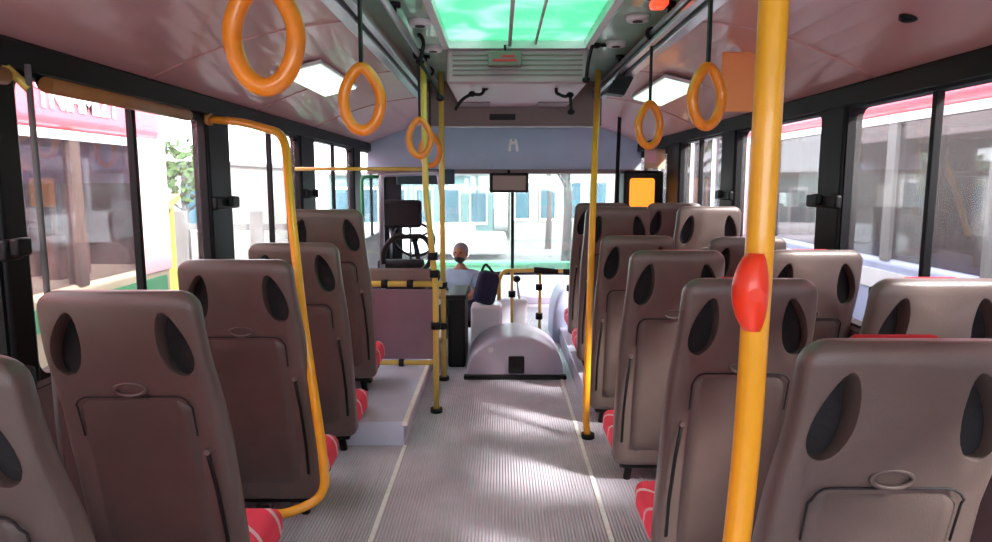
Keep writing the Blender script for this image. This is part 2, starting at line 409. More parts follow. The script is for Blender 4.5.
def make_seat(sgn):
    """sgn: the side (+1 right, -1 left) of the seat that faces the aisle"""
    root = empty('bus_seat')
    sh = MB().loft(shell_rings()).build('back_shell', M['seat'])
    cut = MB()
    for s in (-1, 1):
        e = []
        for k in range(24):
            a = 2*PI*k/24; u, v = .043*math.cos(a), .105*math.sin(a)
            u *= 1.0 + .25*(-math.sin(a)); th = s*.20
            e.append((s*.150 + u*math.cos(th)+v*math.sin(-th), -.3, 1.115 + u*math.sin(th)+v*math.cos(th)))
        cut.prism(e, (0, .8, 0))
    co = cut.build('cut', M['seat'])
    md = sh.modifiers.new('b', 'BOOLEAN'); md.object = co; md.operation = 'DIFFERENCE'; md.solver = 'EXACT'
    bv = sh.modifiers.new('v', 'BEVEL'); bv.width = .008; bv.segments = 2; bv.limit_method = 'ANGLE'; bv.angle_limit = math.radians(50)
    bpy.context.view_layer.update()
    me = bpy.data.meshes.new_from_object(sh.evaluated_get(bpy.context.evaluated_depsgraph_get()))
    sh.modifiers.clear(); sh.data = me; sh.parent = root; me.name = 'back_shell'
    bpy.data.objects.remove(co)
    me.materials.clear(); me.materials.append(M['seat'])
    for p in me.polygons: p.use_smooth = True
    # lower back panel, a shade thicker than the shell, with rounded corners
    m = MB(); hw, za, zb, r_ = .168, .20, .935, .045
    nx, nz = 16, 22; g = {}
    for i in range(nx+1):
        for j in range(nz+1):
            x = -hw+2*hw*i/nx; z = za+(zb-za)*j/nz
            dz = max(0, abs(z-(za+zb)/2)-((zb-za)/2-r_)); lim = hw-(r_-math.sqrt(max(0, r_*r_-dz*dz)))
            x = max(-lim, min(lim, x))
            edge = min(hw-abs(-hw+2*hw*i/nx), z-za, zb-z)
            k = -.013 if edge > .012 else .004
            g[i, j] = m.bm.verts.new((x, yback(z)+k+.001, z))
    for i in range(nx):
        for j in range(nz):
            f = m.bm.faces.new((g[i, j], g[i+1, j], g[i+1, j+1], g[i, j+1])); f.smooth = True
    pn = m.build('back_panel', M['seatp'], root)
    sm = [(-hw, yback(.80)-.005, .80), (-hw, yback(.9)-.007, .90)] + [(-hw+.04*(1-math.cos(a_)), yback(.93)-.009, .90+.04*math.sin(a_)) for a_ in (.4, .8, 1.2, PI/2)]
    sm = sm + [(-x_, y_, z_) for x_, y_, z_ in sm[::-1]]
    MB().tube(sm, .003, 6).build('panel_seam', M['char'], root)
    # latch
    m = MB(); z = .965; pts = []
    for k in range(20):
        a = 2*PI*k/20; pts.append((.045*math.cos(a), yback(z)-.004, z+.020*math.sin(a)))
    m.tube(pts, .006, 8, closed=True).build('latch', M['seatp'], root)
    # upholstery
    def pad(t): return .05
    rr = shell_rings(z0=.34, z1=.985, wo=-.035, th=pad, e=4)
    for R in rr:
        for v in R:
            t = (v.z-.34)/.9; v.y += (.14-.06*t)-.02
    MB().loft(rr).build('backrest_pad', M['red'], root)
    MB().box(-.098, .098, .075, .118, 1.06, 1.277 if sgn < 0 else 1.250, .02, 4).build('headrest_pad', M['red'], root)
    MB().box(-.205, .205, .088, .112, .975, 1.245, .012, 2).build('headrest_lining', M['char'], root)
    MB().box(-.242, .242, .30, .68, .15, .29, .045, 4).build('cushion', M['cushion'], root)
    # base
    MB().box(-.20, .20, .28, .66, .09, .15, .01).box(sgn*.13-.03 if 1 else 0, sgn*.13+.03, .54, .60, 0, .19, .008).box(-sgn*.13-.03, -sgn*.13+.03, .54, .60, 0, .19, .008).build('seat_frame', M['black'], root)
    for s in (-1, 1):
        MB().tube([(s*.13, .34, .18), (s*.15, .36, .0)], .02, 10).build('leg', M['black'], root)
    # belt and screw on the aisle side of the back
    x = sgn*.188; zz = .74
    sc = MB()
    sc.prism([(x+.010*math.cos(2*PI*k/12), yback(zz)-.012, zz+.010*math.sin(2*PI*k/12)) for k in range(12)], (0, .03, 0)).build('screw', M['screw'], root)
    P = [(x, yback(zz)-.006, zz), (x+sgn*.012, yback(.6)-.006, .6), (x+sgn*.02, yback(.42)-.006, .42), (x+sgn*.02, yback(.26)-.005, .26)]
    MB().tube(P, .007, 6, sq=.35).build('belt', M['black'], root)
    return root
seatA = make_seat(1)     # left side of the bus: aisle on its right
seatB = make_seat(-1)
LX = [-1.11, -1.12, -1.085, -1.08, -1.085]
left = [(1.19, 0, 'dark plastic seat back cut off by the left bottom edge of the photo'),
        (1.955, 0, 'nearest fully seen single seat on the left, brown plastic back with two slots'),
        (2.77, 0, 'left single seat back behind the lower end of the bent yellow rail'),
        (3.56, 0, 'left single seat with the striped red cushion end, just before the platform step'),
        (4.25, .15, 'tall left single seat raised on the pale platform by the driver partition')]
right = [(.845, 1.33, 0, 'largest nearest seat back at the bottom right, beige brown plastic'),
         (.84, 2.22, 0, 'right aisle seat just behind the near yellow pole and its red button'),
         (1.475, 2.22, 0, 'right window seat cut by the right edge, directly beyond the nearest seat'),
         (.84, 3.17, 0, 'right aisle seat third from the camera, overlapped by the seat past the yellow pole'),
         (1.50, 3.19, 0, 'beige window seat back beside the wide black right pillar'),
         (.83, 4.05, 0, 'right aisle seat fourth from the camera, foot of the slim yellow pole beside it'),
         (1.46, 3.96, 0, 'right window seat seen just left of the near yellow pole above the third aisle seat'),
         (.82, 4.72, .15, 'dark raised aisle seat behind the slim yellow pole on the right'),
         (1.47, 4.76, .15, 'raised right window seat beneath the narrow black pillar'),
         (.84, 5.60, .15, 'foremost raised right aisle seat, almost hidden by the dark raised seat'),
         (1.43, 5.56, .15, 'foremost raised right window seat near the amber box')]
for i, (y, z, lab) in enumerate(left):
    o = seatA if i == 0 else dup(seatA, (0, 0, 0))
    o.location = (LX[i]-.02, y, z); o.scale = (1.07, 1, 1); tag(o, lab, 'seat', 'single seats on the left')
for i, (x, y, z, lab) in enumerate(right):
    o = seatB if i == 0 else dup(seatB, (0, 0, 0))
    o.location = (x, y, z); tag(o, lab, 'seat', 'paired seats on the right')

# ------------------------------------------------------------ poles and rails
def wp(dx, d, dz):  # lateral, camera depth, height over eye
    return Vector((dx, (d+dz*.13)/.9915, CZ+dz))
p = empty('grab_pole', (.44, 1.15, 0), 'thick near yellow grab pole on the right with a red button box', 'pole')
R = .0235
P = [(.008, 0, CZT), (.003, 0, 1.9), (.0, 0, 1.5), (-.004, 0, 1.15), (-.018, .0, .9), (-.045, .02, .7), (-.075, .06, .45), (-.085, .1, .02)]
MB().tube(P, R, 20, fillet=.12).build('pole', M['yellow'], p)
MB().tube([(.008, 0, CZT-.0), (.008, 0, CZT-.03)], .05, 16).build('ceiling_flange', M['black'], p)
MB().tube([(-.085, .1, 0), (-.085, .1, .03)], .05, 16).build('floor_flange', M['black'], p)
m = MB(); rings = []
for k in range(13):
    t = k/12; z = 1.35+.132*t; ww = math.sin(PI*(.10+.80*t))**.6
    rings.append([Vector((-.006-.012*ww+.030*ww*math.cos(2*PI*j/16)*1.0 + (.012 if 0 else 0), -.014+.030*ww*math.sin(2*PI*j/16), z)) for j in range(16)])
bb = m.loft(rings).build('bell_button', M['button'], p)
MB().tube([(-.018, -.044, 1.415), (-.018, -.040, 1.415)], .012, 14).build('push_cap', M['button'], bb)

r = empty('bent_handrail', (-.85, 3.0, 0), 'bent yellow handrail running from the left pillar down beside the second seat', 'handrail')
P = [wp(-1.60, 3.76, .345), wp(-1.32, 3.50, .305), wp(-1.02, 3.22, .225), wp(-.965, 3.12, -.1), wp(-.88, 3.02, -.58), wp(-.79, 3.02, -1.18), wp(-.775, 3.04, -1.40), wp(-.95, 2.98, -1.45), wp(-1.05, 2.98, -1.44)]
o_ = Vector((-.85, 3.0, 0))
MB().tube([q-o_ for q in P], .021, 16, fillet=.11).build('tube', M['yellow'], r)
MB().tube([P[0]-o_+Vector((-.03, 0, 0)), P[0]-o_], .035, 14).build('wall_flange', M['tan'], r)
e2 = P[-1]-o_
MB().box(e2.x-.03, e2.x+.03, e2.y-.04, e2.y+.04, 0, e2.z+.02, .006).build('floor_bracket', M['black'], r)
for (y0, y1, lab) in ((2.42, 3.50, 'tan tube rail along the top of the first left window, under the dark band'), (1.0, 2.22, 'short end of a tan tube rail in the upper left corner of the window row')):
    t = empty('window_rail', (XL+.07, y0, CZ+.335), lab, 'handrail', 'tan rails over the left windows')
    MB().tube([(0, 0, 0), (0, y1-y0, 0)], .028, 14).build('tube', M['tan'], t)
    for q in (.04, y1-y0-.04): MB().tube([(0, q, 0), (-.045, q, 0), (-.06, q, .04)], .012, 8).build('bracket', M['black'], t)
# light steel strap between the two nearest left seats
st = empty('window_pole', (-1.54, 2.275, 0), 'thin cream pole standing upright at the first left window by the nearest seats', 'pole')
MB().tube([(0, 0, 0), (0, 0, 1.98)], .010, 12).build('pole', M['conc'], st)
MB().tube([(0, 0, 0), (0, 0, .02)], .035, 12).build('foot', M['black'], st)
MB().tube([(0, 0, 1.90), (-.09, 0, 1.99)], .014, 10).build('bracket', M['yellow2'], st)

def clamp(parent, pos, r=.034, h=.05, axis=(0, 0, 1)):
    a = Vector(axis)*h/2
    return MB().tube([Vector(pos)-a, Vector(pos)+a], r, 14).build('clamp', M['black'], parent)
# the two posts at the driver's partition
def post(name, foot, top, mt, r, lab, clamps, grp=None):
    o = empty(name, (foot[0], foot[1], 0), lab, 'pole', grp)
    f = Vector(foot); v = [Vector(q)-Vector((foot[0], foot[1], 0)) for q in [foot]+top]
    MB().tube(v, r, 14, fillet=.08).build('pole', mt, o)
    MB().tube([v[0], v[0]+Vector((0, 0, .03))], r*2, 14).build('floor_flange', M['black'], o)
    for z in clamps:
        for a, b in zip(v, v[1:]):
            if a.z <= z <= b.z: q = a.lerp(b, (z-a.z)/(b.z-a.z)); clamp(o, q, r*1.7); break
    return o
post('partition_post', (-.445, 4.60, 0), [(-.44, 4.60, .9), (-.50, 4.60, 1.55), (-.50, 4.55, 2.37)], M['yellow2'], .021, 'nearer pale yellow post at the platform corner with black clamps', [.62, .98, 1.1])
post('partition_post', (-.455, 5.38, 0), [(-.455, 5.38, 1.6), (-.455, 5.38, 2.44)], M['yellow2'], .021, 'farther pale yellow post just right of the platform corner post', [.45, .78])
post('seat_pole', (.555, 4.12, 0), [(.535, 4.08, .12), (.545, 4.1, .7), (.60, 4.4, 1.5), (.68, 4.86, 2.36)], M['yellow'], .021, 'slim orange yellow pole leaning at the fourth right aisle seat', [])

# hanging tubes, straps, aluminium rails
def hang_tube(x, z, lab):
    o = empty('overhead_rail', (x, 0, z), lab, 'handrail', 'overhead tubes that carry the straps')
    MB().tube([(0, YB+.3, 0), (0, 7.6, 0)], .017, 12).build('tube', M['alu'], o)
    for y in (.9, 2.1, 3.35, 4.7, 6.1, 7.3):
        MB().tube([(0, y, 0), (0, y, CZT-z)], .010, 8).tube([(0, y, CZT-z-.02), (0, y, CZT-z)], .03, 10).build('bracket', M['black'], o)
    return o
TL, TR, TZ = -.50, .80, 2.375
hang_tube(TL, TZ, 'left overhead tube below the ceiling that the left straps hang from')
hang_tube(TR, TZ, 'right overhead tube below the ceiling that the right straps hang from')
def alu_rail(x, s, lab):
    o = empty('ceiling_rail', (x, 0, 2.31), lab, 'ceiling rail', 'aluminium rails along the ceiling')
    MB().box(-.03, .03, YB+.1, 8.5, -.012, .012, .006).build('inner_strip', M['alu'], o)
    MB().box(min(-s*.05, -s*.085), max(-s*.05, -s*.085), YB+.1, 8.5, .0, .022, .005).build('outer_strip', M['alu'], o)
    MB().box(min(-s*.03, -s*.05), max(-s*.03, -s*.05), YB+.1, 8.5, .004, .016).build('dark_groove', M['black'], o)
    return o
alu_rail(RL, -1, 'long aluminium rail where the left mauve cove meets the ceiling')
alu_rail(RR, 1, 'long aluminium rail where the right mauve cove meets the ceiling')

def make_strap(web_len, ring_rot=0):
    o = empty('hand_strap')
    # origin at the tube; ring hangs web_len below
    MB().tube([(.026*math.cos(a), 0, .026*math.sin(a)) for a in [2*PI*k/16 for k in range(16)]], .010, 8, closed=True).build('sleeve', M['black'], o)
    wb = MB().box(-.006, .006, -.014, .014, -web_len, -.02, .002).build('webbing', M['black'], o)
    H = .255; P = []
    for k in range(40):
        a = 2*PI*k/40; v = -math.cos(a); u = math.sin(a)
        wdt = .068*(1 - .36*max(0, v)**1.5)
        P.append((u*wdt, 0, -web_len-H/2 + v*(H/2-.016)))
    MB().tube(P, .0205, 12, closed=True, sq=1).build('ring', M['orange'], o).rotation_euler = (0, 0, ring_rot)
    return o
straps = [(TL, 1.49, .335, 'big orange strap ring nearest the camera at the upper left'),
          (TL, 2.52, .35, 'second orange strap ring on the left tube, over the bent yellow rail'),
          (TL+.0, 4.30, .375, 'nearer of the two overlapping orange rings over the partition posts'),
          (TL, 4.95, .42, 'farther of the two overlapping orange rings over the partition posts'),
          (TR, 2.70, .32, 'larger orange ring on the right tube, beside the orange board'),
          (TR, 3.72, .345, 'smaller orange ring on the right tube, above the amber box')]
for x, y, wl, lab in straps:
    o = make_strap(wl, .35 if x == TR else 0); o.location = (x, y, TZ); tag(o, lab, 'hand strap', 'orange hand straps')

# ------------------------------------------------------------ ceiling fittings
u = empty('air_unit', (.10, 4.42, 2.22), 'wide grey mauve ventilation unit across the ceiling behind the green hatch', 'ventilation unit')
m = MB().box(-.44, .46, 0.02, 1.40, 0, .215, .02, 3); m.build('housing', M['ac'], u)
for k in range(5): MB().box(-.40, .42, .008, .024, .05+.03*k, .058+.03*k).build('louvre', M['beam'], u)
for s, x in ((1, -.30), (1, .32)):
    MB().box(x-.12, x+.12, 1.0, 1.3, -.008, .004, .003).build('air_outlet', M['beam'], u)
struct(MB().box(RL, RR, 5.88, 6.05, 2.07, CZT, .01), 'trim_%d' % n_trim, M['beam'], 'brown grey cross beam'); n_trim += 1
tag(MB().box(-.09, .13, 5.865, 5.882, 2.12, 2.17, .004).build('vent_slot', M['black']), 'dark slot in the middle of the brown grey cross beam', 'vent')
b = empty('display_box', (.03, 4.34, 2.36), 'small mauve box with red marks hanging under the hatch edge', 'box')
MB().box(-.105, .105, -.03, .03, -.05, .04, .008).build('housing', M['beam'], b)
MB().box(-.075, .075, -.034, -.029, -.025, -.012).box(-.02, .06, -.034, -.029, .0, .012).build('red_marks', M['red'], b)
MB().box(-.008, .008, -.008, .008, .04, .078).build('mount', M['black'], b)
# emblem on the blue panel
em = MB()
for s in (-1, 1): em.prism([(s*.022, 0, -.06), (s*.045, 0, -.06), (s*.030, 0, .04), (s*.010, 0, .055)], (0, .01, 0))
em.box(-.018, .018, 0, .01, .0, .028)
em_o = em.build('emblem', M['line'], loc=(.165, 8.536, 2.06)); em_o.scale = (1.5, 1, 1.4)
tag(em_o, 'small white emblem on the blue grey panel above the windscreen', 'emblem')
# curved black brackets in front of the unit
for (pts, lab) in (([(455, 110), (462, 99), (472, 94), (482, 95), (490, 98)], 'curved black arm under the ventilation unit near the left rings'),
                   ([(548, 94), (556, 93), (565, 97), (570, 95), (571, 103), (571, 112)], 'short black bent arm under the ventilation unit on its right'),
                   ([(601, 0), (612, 12), (604, 24), (597, 35), (592, 46), (588, 62), (586, 80)], 'thin jointed black arm at the right end of the hatch'),
                   ([(417, 0), (420, 20), (424, 42), (420, 62), (432, 80), (440, 98)], 'tangled black cable arm hanging left of the hatch')):
    unit = pts[0][0] in (455, 548); Y = 4.65 if unit else (4.3 if pts[0][0] > 500 else 4.0)
    V = [at(px, py, Y) for px, py in pts]
    if max(v.z for v in V) > CZT-.01:
        for v in V: v.z = min(v.z, CZT-.012)
    if unit: V = V[:4] + [Vector((V[3].x+.02, V[3].y+.02, 2.225))] if pts[0][0] == 455 else V[1:] + []
    if pts[0][0] == 548: V = [Vector((V[0].x, V[0].y, 2.225))] + V
    o = MB().tube(V, .011, 8, fillet=.04)
    for v in (V[len(V)//2], V[-1]): o.ball(v, (.026, .022, .02), 10, 8)
    tag(o.build('black_arm', M['black']), lab, 'bracket')
t = empty('wedge_speaker', (.80, 4.66, 2.25), 'black wedge shaped speaker at the right ceiling rail', 'speaker')
MB().prism([(-.09, 0, -.06), (.03, 0, -.075), (.09, 0, .04), (.0, 0, .075)], (0, .12, 0)).build('housing', M['black'], t)
MB().box(-.05, .03, -.006, .0, -.04, .02).build('grille', M['blackp'], t)
for (x, y, lab) in ((-.60, 3.2, 'left'), (-.60, 4.5, 'left'), (-.60, 2.3, 'left'), (.74, 3.4, 'right')):
    pass
# round white ceiling vents along the left overhead tube
for i, (x, y, lab) in enumerate(((-.42, 3.05, 'nearest of the three small white round vents left of the hatch'), (-.42, 3.7, 'middle of the three small white round vents left of the hatch'), (-.42, 4.4, 'farthest of the three small white round vents left of the hatch'),
                      (.70, 3.6, 'nearer small white round vent right of the hatch'), (.70, 4.25, 'farther small white round vent right of the hatch'))):
    v = empty('round_vent', (x, y, CZT), lab, 'vent', 'round ceiling vents')
    MB().tube([(0, 0, -.03), (0, 0, 0)], [.055, .065], 18).build('bezel', M['white'], v)
    MB().tube([(0, 0, -.034), (0, 0, -.03)], .026, 14).build('nozzle', M['black'], v)
# added panels: fill light inside, glow where the coves reflect the windows
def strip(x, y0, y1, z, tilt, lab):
    o = empty('fill_panel', (x, (y0+y1)/2, z), lab, 'lamp', 'added light panels on the coves'); L = (y1-y0)/2
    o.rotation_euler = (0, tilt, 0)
    MB().box(-.13, .13, -L, L, -.006, .014, .005).build('light_base', M['white'], o)
    MB().box(-.115, .115, -L+.03, L-.03, -.018, -.006, .006).build('glow_sheet', M['lamp'], o)
strip(-1.12, 3.9, 4.9, 2.235, -.24, 'added pale glow panel for the reflection on the left cove behind the second strap ring')
strip(1.18, 4.5, 5.6, 2.245, .24, 'added pale glow panel for the reflection on the right cove between the two right rings')
strip(-1.12, -1.2, 0.2, 2.235, -.24, 'added fill light panel on the left cove behind the camera')
strip(1.18, -1.2, 0.2, 2.245, .24, 'added fill light panel on the right cove behind the camera')
tag(MB().box(-.13, .10, -.012, .012, -.14, .16, .008).build('orange_board', M['orange2'], loc=(1.265, 3.6, 2.10)), 'plain orange board hanging on the right cove behind the larger ring', 'sign')
rl = empty('red_lamp', (.72, 3.15, 2.44), 'small red lamp on the ceiling next to the right overhead tube', 'lamp')
MB().box(-.06, .03, -.06, .06, -.03, 0, .006).build('light_base', M['black'], rl); MB().box(-.05, .02, -.05, .05, -.075, -.03, .015, 3).build('lens', M['redlamp'], rl)
tag(MB().ball((0, 0, 0), (.03, .03, .012)).tube([(0, 0, 0), (0, 0, .02)], .034, 16).build('round_knob', M['black'], loc=(1.47, 2.55, 2.18)), 'small dark round knob on the right mauve cove above the windows', 'sensor')  # a small knob on the cove

# ------------------------------------------------------------ driver's end
# partition
q = empty('partition', (-.98, 5.25, .15), 'purple partition panel with pale yellow rails on the left platform', 'partition')
MB().box(-.60, .50, -.012, .012, .06, .62, .01).build('panel', M['part'], q)
MB().tube([(-.62, 0, .66), (.53, 0, .66)], .024, 12).build('top_rail', M['yellow2'], q)
MB().tube([(-.62, 0, .03), (.50, 0, .03)], .020, 12).build('bottom_rail', M['yellow2'], q)
MB().tube([(-.55, 0, 0), (-.55, 0, .66)], .02, 12).build('upright', M['yellow2'], q)
for x in (.08, .28): clamp(q, (x, 0, .66), .034, .05, (1, 0, 0)); 
for x in (.20,): clamp(q, (x, 0, .03), .03, .04, (1, 0, 0))
MB().box(-.02, .05, -.018, -.012, .12, .17, .002, rot=Matrix.Rotation(.6, 3, 'Y')).build('sticker', M['white'], q)
# cab frame
q = empty('cab_frame', (-1.13, 6.5, .15), 'blue white tube frame of the driver cab behind the partition', 'frame')
MB().tube([(0, 0, 0), (0, 0, 1.52), (.55, 0, 1.54), (.58, 0, 1.3)], .024, 12, fillet=.05).build('tube', M['alu'], q)
MB().tube([(-.18, 0, 0), (-.18, 0, 1.5), (.0, 0, 1.50)], .016, 12, fillet=.05).build('side_tube', M['busgreen'], q)
MB().box(-.17, -.02, -.004, .004, .05, 1.45).build('pane', M['glass'], q)
MB().tube([(-.45, -1.2, 1.55), (.55, -1.2, 1.55)], .015, 10).build('cross_rail', M['yellow2'], q)
# driver's seat
q = empty('driver_seat', (-1.02, 6.9, .15), 'black driver seat with a boxy headrest behind the purple partition', 'seat')
MB().box(-.24, .24, 0, .14, .35, .66, .04, 3).build('backrest', M['char'], q)
MB().box(-.20, .22, 0, .12, .985, 1.27, .04, 3).build('headrest', M['char'], q)
for s in (-.1, .1): MB().tube([(s, .06, .64), (s, .06, 1.0)], .012, 8).build('headrest_post', M['steel'], q)
MB().box(-.25, .25, .1, .6, .30, .42, .04, 3).build('cushion', M['char'], q)
MB().box(-.16, .16, .15, .5, 0, .30, .02).build('pedestal', M['black'], q)
# curved black grab bar on the partition
q = MB().tube([at(384, 264, 5.3), at(383, 252, 5.3), at(392, 237, 5.3), at(424, 236, 5.3), at(431, 246, 5.3), at(431, 262, 5.3), at(422, 272, 5.3)], .020, 12, fillet=.07)
tag(q.build('grab_bar', M['black']), 'black hooped grab bar above the partition rail', 'grab bar')
tag(MB().box(-1.45, -.53, 5.27, 5.31, .815, .93, .02, 3).build('partition_pad', M['beam']), 'brown padded strip above the yellow rail of the partition', 'pad')
# steering wheel, column
q = empty('steering_wheel', (-.98, 7.75, .95), 'black steering wheel before the driver seat', 'steering wheel')
rot = Matrix.Rotation(math.radians(-60), 3, 'X')
MB().tube([rot @ Vector((.23*math.cos(2*PI*k/32), .23*math.sin(2*PI*k/32), 0)) for k in range(32)], .016, 10, closed=True).build('rim', M['black'], q)
m = MB()
for k in range(3):
    a = 2*PI*k/3+PI/2; m.tube([rot @ Vector((0, 0, -.02)), rot @ Vector((.22*math.cos(a), .22*math.sin(a), 0))], .013, 8)
m.ball((0, 0, 0), (.05, .05, .04)); m.build('spokes', M['black'], q)
MB().tube([(0, .0, 0), (0, .5, -.35), (0, .98, -.72)], .03, 10).build('column', M['black'], q)
# dashboard
q = empty('dashboard', (0, 8.7, 0), 'long pale lavender dashboard under the windscreen', 'dashboard')
prof = [(.0, .0), (.0, .14), (.08, .20), (.35, .26), (.88, .29), (.88, 0)]
MB().prism([(XL+.05, y, z) for y, z in prof], (XR-.15-XL, 0, 0)).build('body', M['dash'], q)
MB().box(-1.4, -.55, .02, .12, .20, .40, .03, 3).build('instrument_hood', M['black'], q)
MB().box(.3, .9, -.01, .01, .03, .12, .01).build('glovebox_door', M['lav'], q)
# engine cover
def dome(loc, w_, h_, d_, e=2.6):
    rings = []
    for j in range(9):
        y = d_*j/8; k = 1 if j < 7 else (.96 if j == 7 else .90)
        if j == 0: k = .95
        r_ = [Vector((-w_*k, y, 0))]
        for i in range(25):
            a = PI - PI*i/24; c, s_ = math.cos(a), math.sin(a)
            r_.append(Vector((w_*k*math.copysign(abs(c)**(2/e), c), y, h_*k*abs(s_)**(2/e)+.03)))
        r_.append(Vector((w_*k, y, 0))); rings.append(r_)
    return MB().loft(rings)
q = empty('engine_cover', (.125, 5.42, 0), 'domed lavender grey engine cover at the end of the aisle', 'engine cover')
dome(0, .40, .30, .8, 2.2).build('cover', M['lav'], q)
MB().box(-.42, .42, -.04, .02, 0, .035, .008).build('base_strip', M['black'], q)
MB().box(-.055, .075, -.035, .015, .05, .19, .01).build('latch_box', M['black'], q)
MB().box(-.025, .045, -.042, -.033, .08, .13, .004).build('latch_handle', M['blackp'], q)
MB().box(-.22, -.18, -.008, .01, .22, .26, .004).build('sticker', M['white'], q)
q = dome(0, .14, .50, .8, 2.4).build('side_cover', M['blucov'], loc=(.67, 6.7, 0)); tag(q, 'tall rounded blue grey cover right of the domed engine cover', 'cover')
q = dome(0, .22, .30, .8, 2.4).build('side_cover', M['dash'], loc=(.05, 7.3, 0)); tag(q, 'low pale rounded cover behind the domed engine cover on its left', 'cover')
# gear lever
q = empty('gear_lever', (.20, 6.85, 0), 'black gear lever behind the engine cover', 'gear lever')
MB().box(-.08, .08, -.08, .08, 0, .42, .03).build('console', M['dash'], q); MB().tube([(0, 0, .4), (-.03, -.05, .62)], .01, 8).build('stick', M['steel'], q); MB().ball((-.03, -.05, .63), (.04, .04, .035)).build('knob', M['black'], q)
# black pedestal and driver
tag(MB().box(-.45, -.30, 5.75, 6.3, 0, .62, .02).box(-.46, -.29, 5.74, 6.31, .60, .64, .01).build('console', M['black']), 'tall narrow black console beside the farther yellow post', 'console')
# rails in front
q = empty('front_rail', (.25, 6.5, 0), 'yellow front rail with black joints ahead of the engine cover', 'handrail')
Y = 6.5; O = Vector((.25, 6.5, 0))
g = lambda px, py: at(px, py, Y)-O
MB().tube([g(499, 300), g(499, 280), g(503, 271), g(540, 270), g(582, 272)], .020, 12, fillet=.06).build('top_tube', M['yellow2'], q)
for px in (512, 540, 570):
    a_ = g(px, 272); MB().tube([a_, Vector((a_.x, a_.y, .0))], .015, 10).build('upright', M['yellow2'], q)
MB().tube([g(534, 270), g(558, 272)], .030, 12).build('grip', M['black'], q); MB().tube([g(563, 272), g(579, 272)], .030, 12).build('grip', M['black'], q)
for (px, py) in ((512, 294), (539, 287), (539, 316), (570, 288)): clamp(q, g(px, py), .034, .06)
# mirror, visor, small fittings over the windscreen
q = empty('inside_mirror', (.11, 8.45, 1.66), 'dark framed inside mirror hanging at the top of the windscreen', 'mirror')
MB().box(-.24, .24, -.02, .02, -.19, .05, .02, 3).build('mirror_frame', M['black'], q); MB().box(-.20, .21, -.026, -.018, -.16, .02, .004).build('mirror_glass', mat('mirror_face', (110, 88, 80), .3, .3), q)
MB().tube([(0, .02, 0), (0, .06, .08)], .02, 8).build('mirror_arm', M['black'], q)
tag(MB().box(-1.28, -.56, 8.465, 8.505, 1.57, 1.755, .01).build('sun_visor', mat('visor', (30, 60, 70), .5)), 'dark teal sun visor at the top left of the windscreen', 'visor')
# amber box and black housing at the front right
q = empty('amber_display', (1.46, 7.2, 1.42), 'amber orange box in a black housing above the front right seats', 'box')
MB().box(-.16, .26, 0, .3, -.1, .30, .03).build('housing', M['black'], q); MB().box(-.10, .16, -.02, .02, -.08, .22, .03, 3).build('face', M['amber'], q)
tag(MB().tube([(1.22, 7.2, 0), (1.22, 7.2, 1.3), (1.24, 7.2, 2.33)], .02, 10).build('door_post', M['blackp']), 'dark post by the front door left of the amber box', 'pole')
q = empty('notice_board', (1.59, 7.3, 1.80), 'small pink and cream notice near the top of the front door', 'sign')
MB().box(-.06, .16, 0, .015, -.06, .15, .004).build('card', mat('cream_card', (226, 196, 160), .6), q); MB().box(-.05, .06, -.004, 0, .0, .13).build('pink_area', M['pinkpale'], q)

# driver, sitting behind the console
q = empty('person', (-.40, 7.0, .03), 'seated person in a light blue shirt with grey hair at the front', 'person')
def skin_body(name, chains, m_, parent, sub=2):
    me = bpy.data.meshes.new(name); vs = []; es = []; rs = []; key = {}
    for ch in chains:
        prev = None
        for (x, y, z, r) in ch:
            k = (round(x, 4), round(y, 4), round(z, 4))
            if k not in key: key[k] = len(vs); vs.append((x, y, z)); rs.append(r)
            if prev is not None and prev != key[k]: es.append((prev, key[k]))
            prev = key[k]
    me.from_pydata(vs, es, []); o = bpy.data.objects.new(name, me); COL.objects.link(o)
    md = o.modifiers.new('s', 'SKIN'); md.use_smooth_shade = True
    sv = me.skin_vertices[0].data
    for i, r in enumerate(rs): sv[i].radius = (r, r) if not isinstance(r, tuple) else r
    sv[0].use_root = True
    s2 = o.modifiers.new('u', 'SUBSURF'); s2.levels = sub; s2.render_levels = sub
    bpy.context.view_layer.update()
    me2 = bpy.data.meshes.new_from_object(o.evaluated_get(bpy.context.evaluated_depsgraph_get()))
    o.modifiers.clear(); o.data = me2; me2.name = name; me2.materials.clear(); me2.materials.append(m_)
    for p_ in me2.polygons: p_.use_smooth = True
    o.parent = parent; return o
hip, chest, neck = (0, 0, .34, .13), (0, .02, .58, .135), (0, .02, .70, .05)
body = skin_body('body', [[(0, 0, .30, .12), (0, .01, .44, .12), (0, .02, .60, .125), (0, .025, .69, .05), (0, .03, .75, .05)],
    [(0, .02, .60, .125), (-.15, .02, .62, .055), (-.19, .06, .45, .042), (-.12, .24, .40, .032), (-.08, .30, .41, .028)],
    [(0, .02, .60, .125), (.15, .02, .62, .055), (.20, .07, .46, .042), (.14, .26, .42, .032), (.10, .32, .43, .028)],
    [(0, 0, .30, .12), (-.10, .06, .27, .085), (-.12, .40, .27, .065), (-.12, .42, .06, .045), (-.12, .54, .04, .04)],
    [(0, 0, .30, .12), (.10, .06, .27, .085), (.12, .40, .27, .065), (.12, .42, .06, .045), (.12, .54, .04, .04)]], M['skin'], q)
hd = MB().ball((0, .03, .84), (.072, .088, .10), 20, 14); hd.ball((0, .122, .83), (.012, .016, .02), 8, 6)
for s in (-1, 1): hd.ball((s*.073, .03, .835), (.012, .02, .028), 8, 6)
hd.build('head', M['skin'], q)
q.rotation_euler = (0, 0, math.radians(165))
for s in (-1, 1): MB().ball((s*.027, .112, .855), (.012, .008, .007), 8, 6).build('eye', M['black'], q)
MB().ball((0, .062, .79), (.055, .058, .042), 14, 10).build('beard', M['charhair'], q)
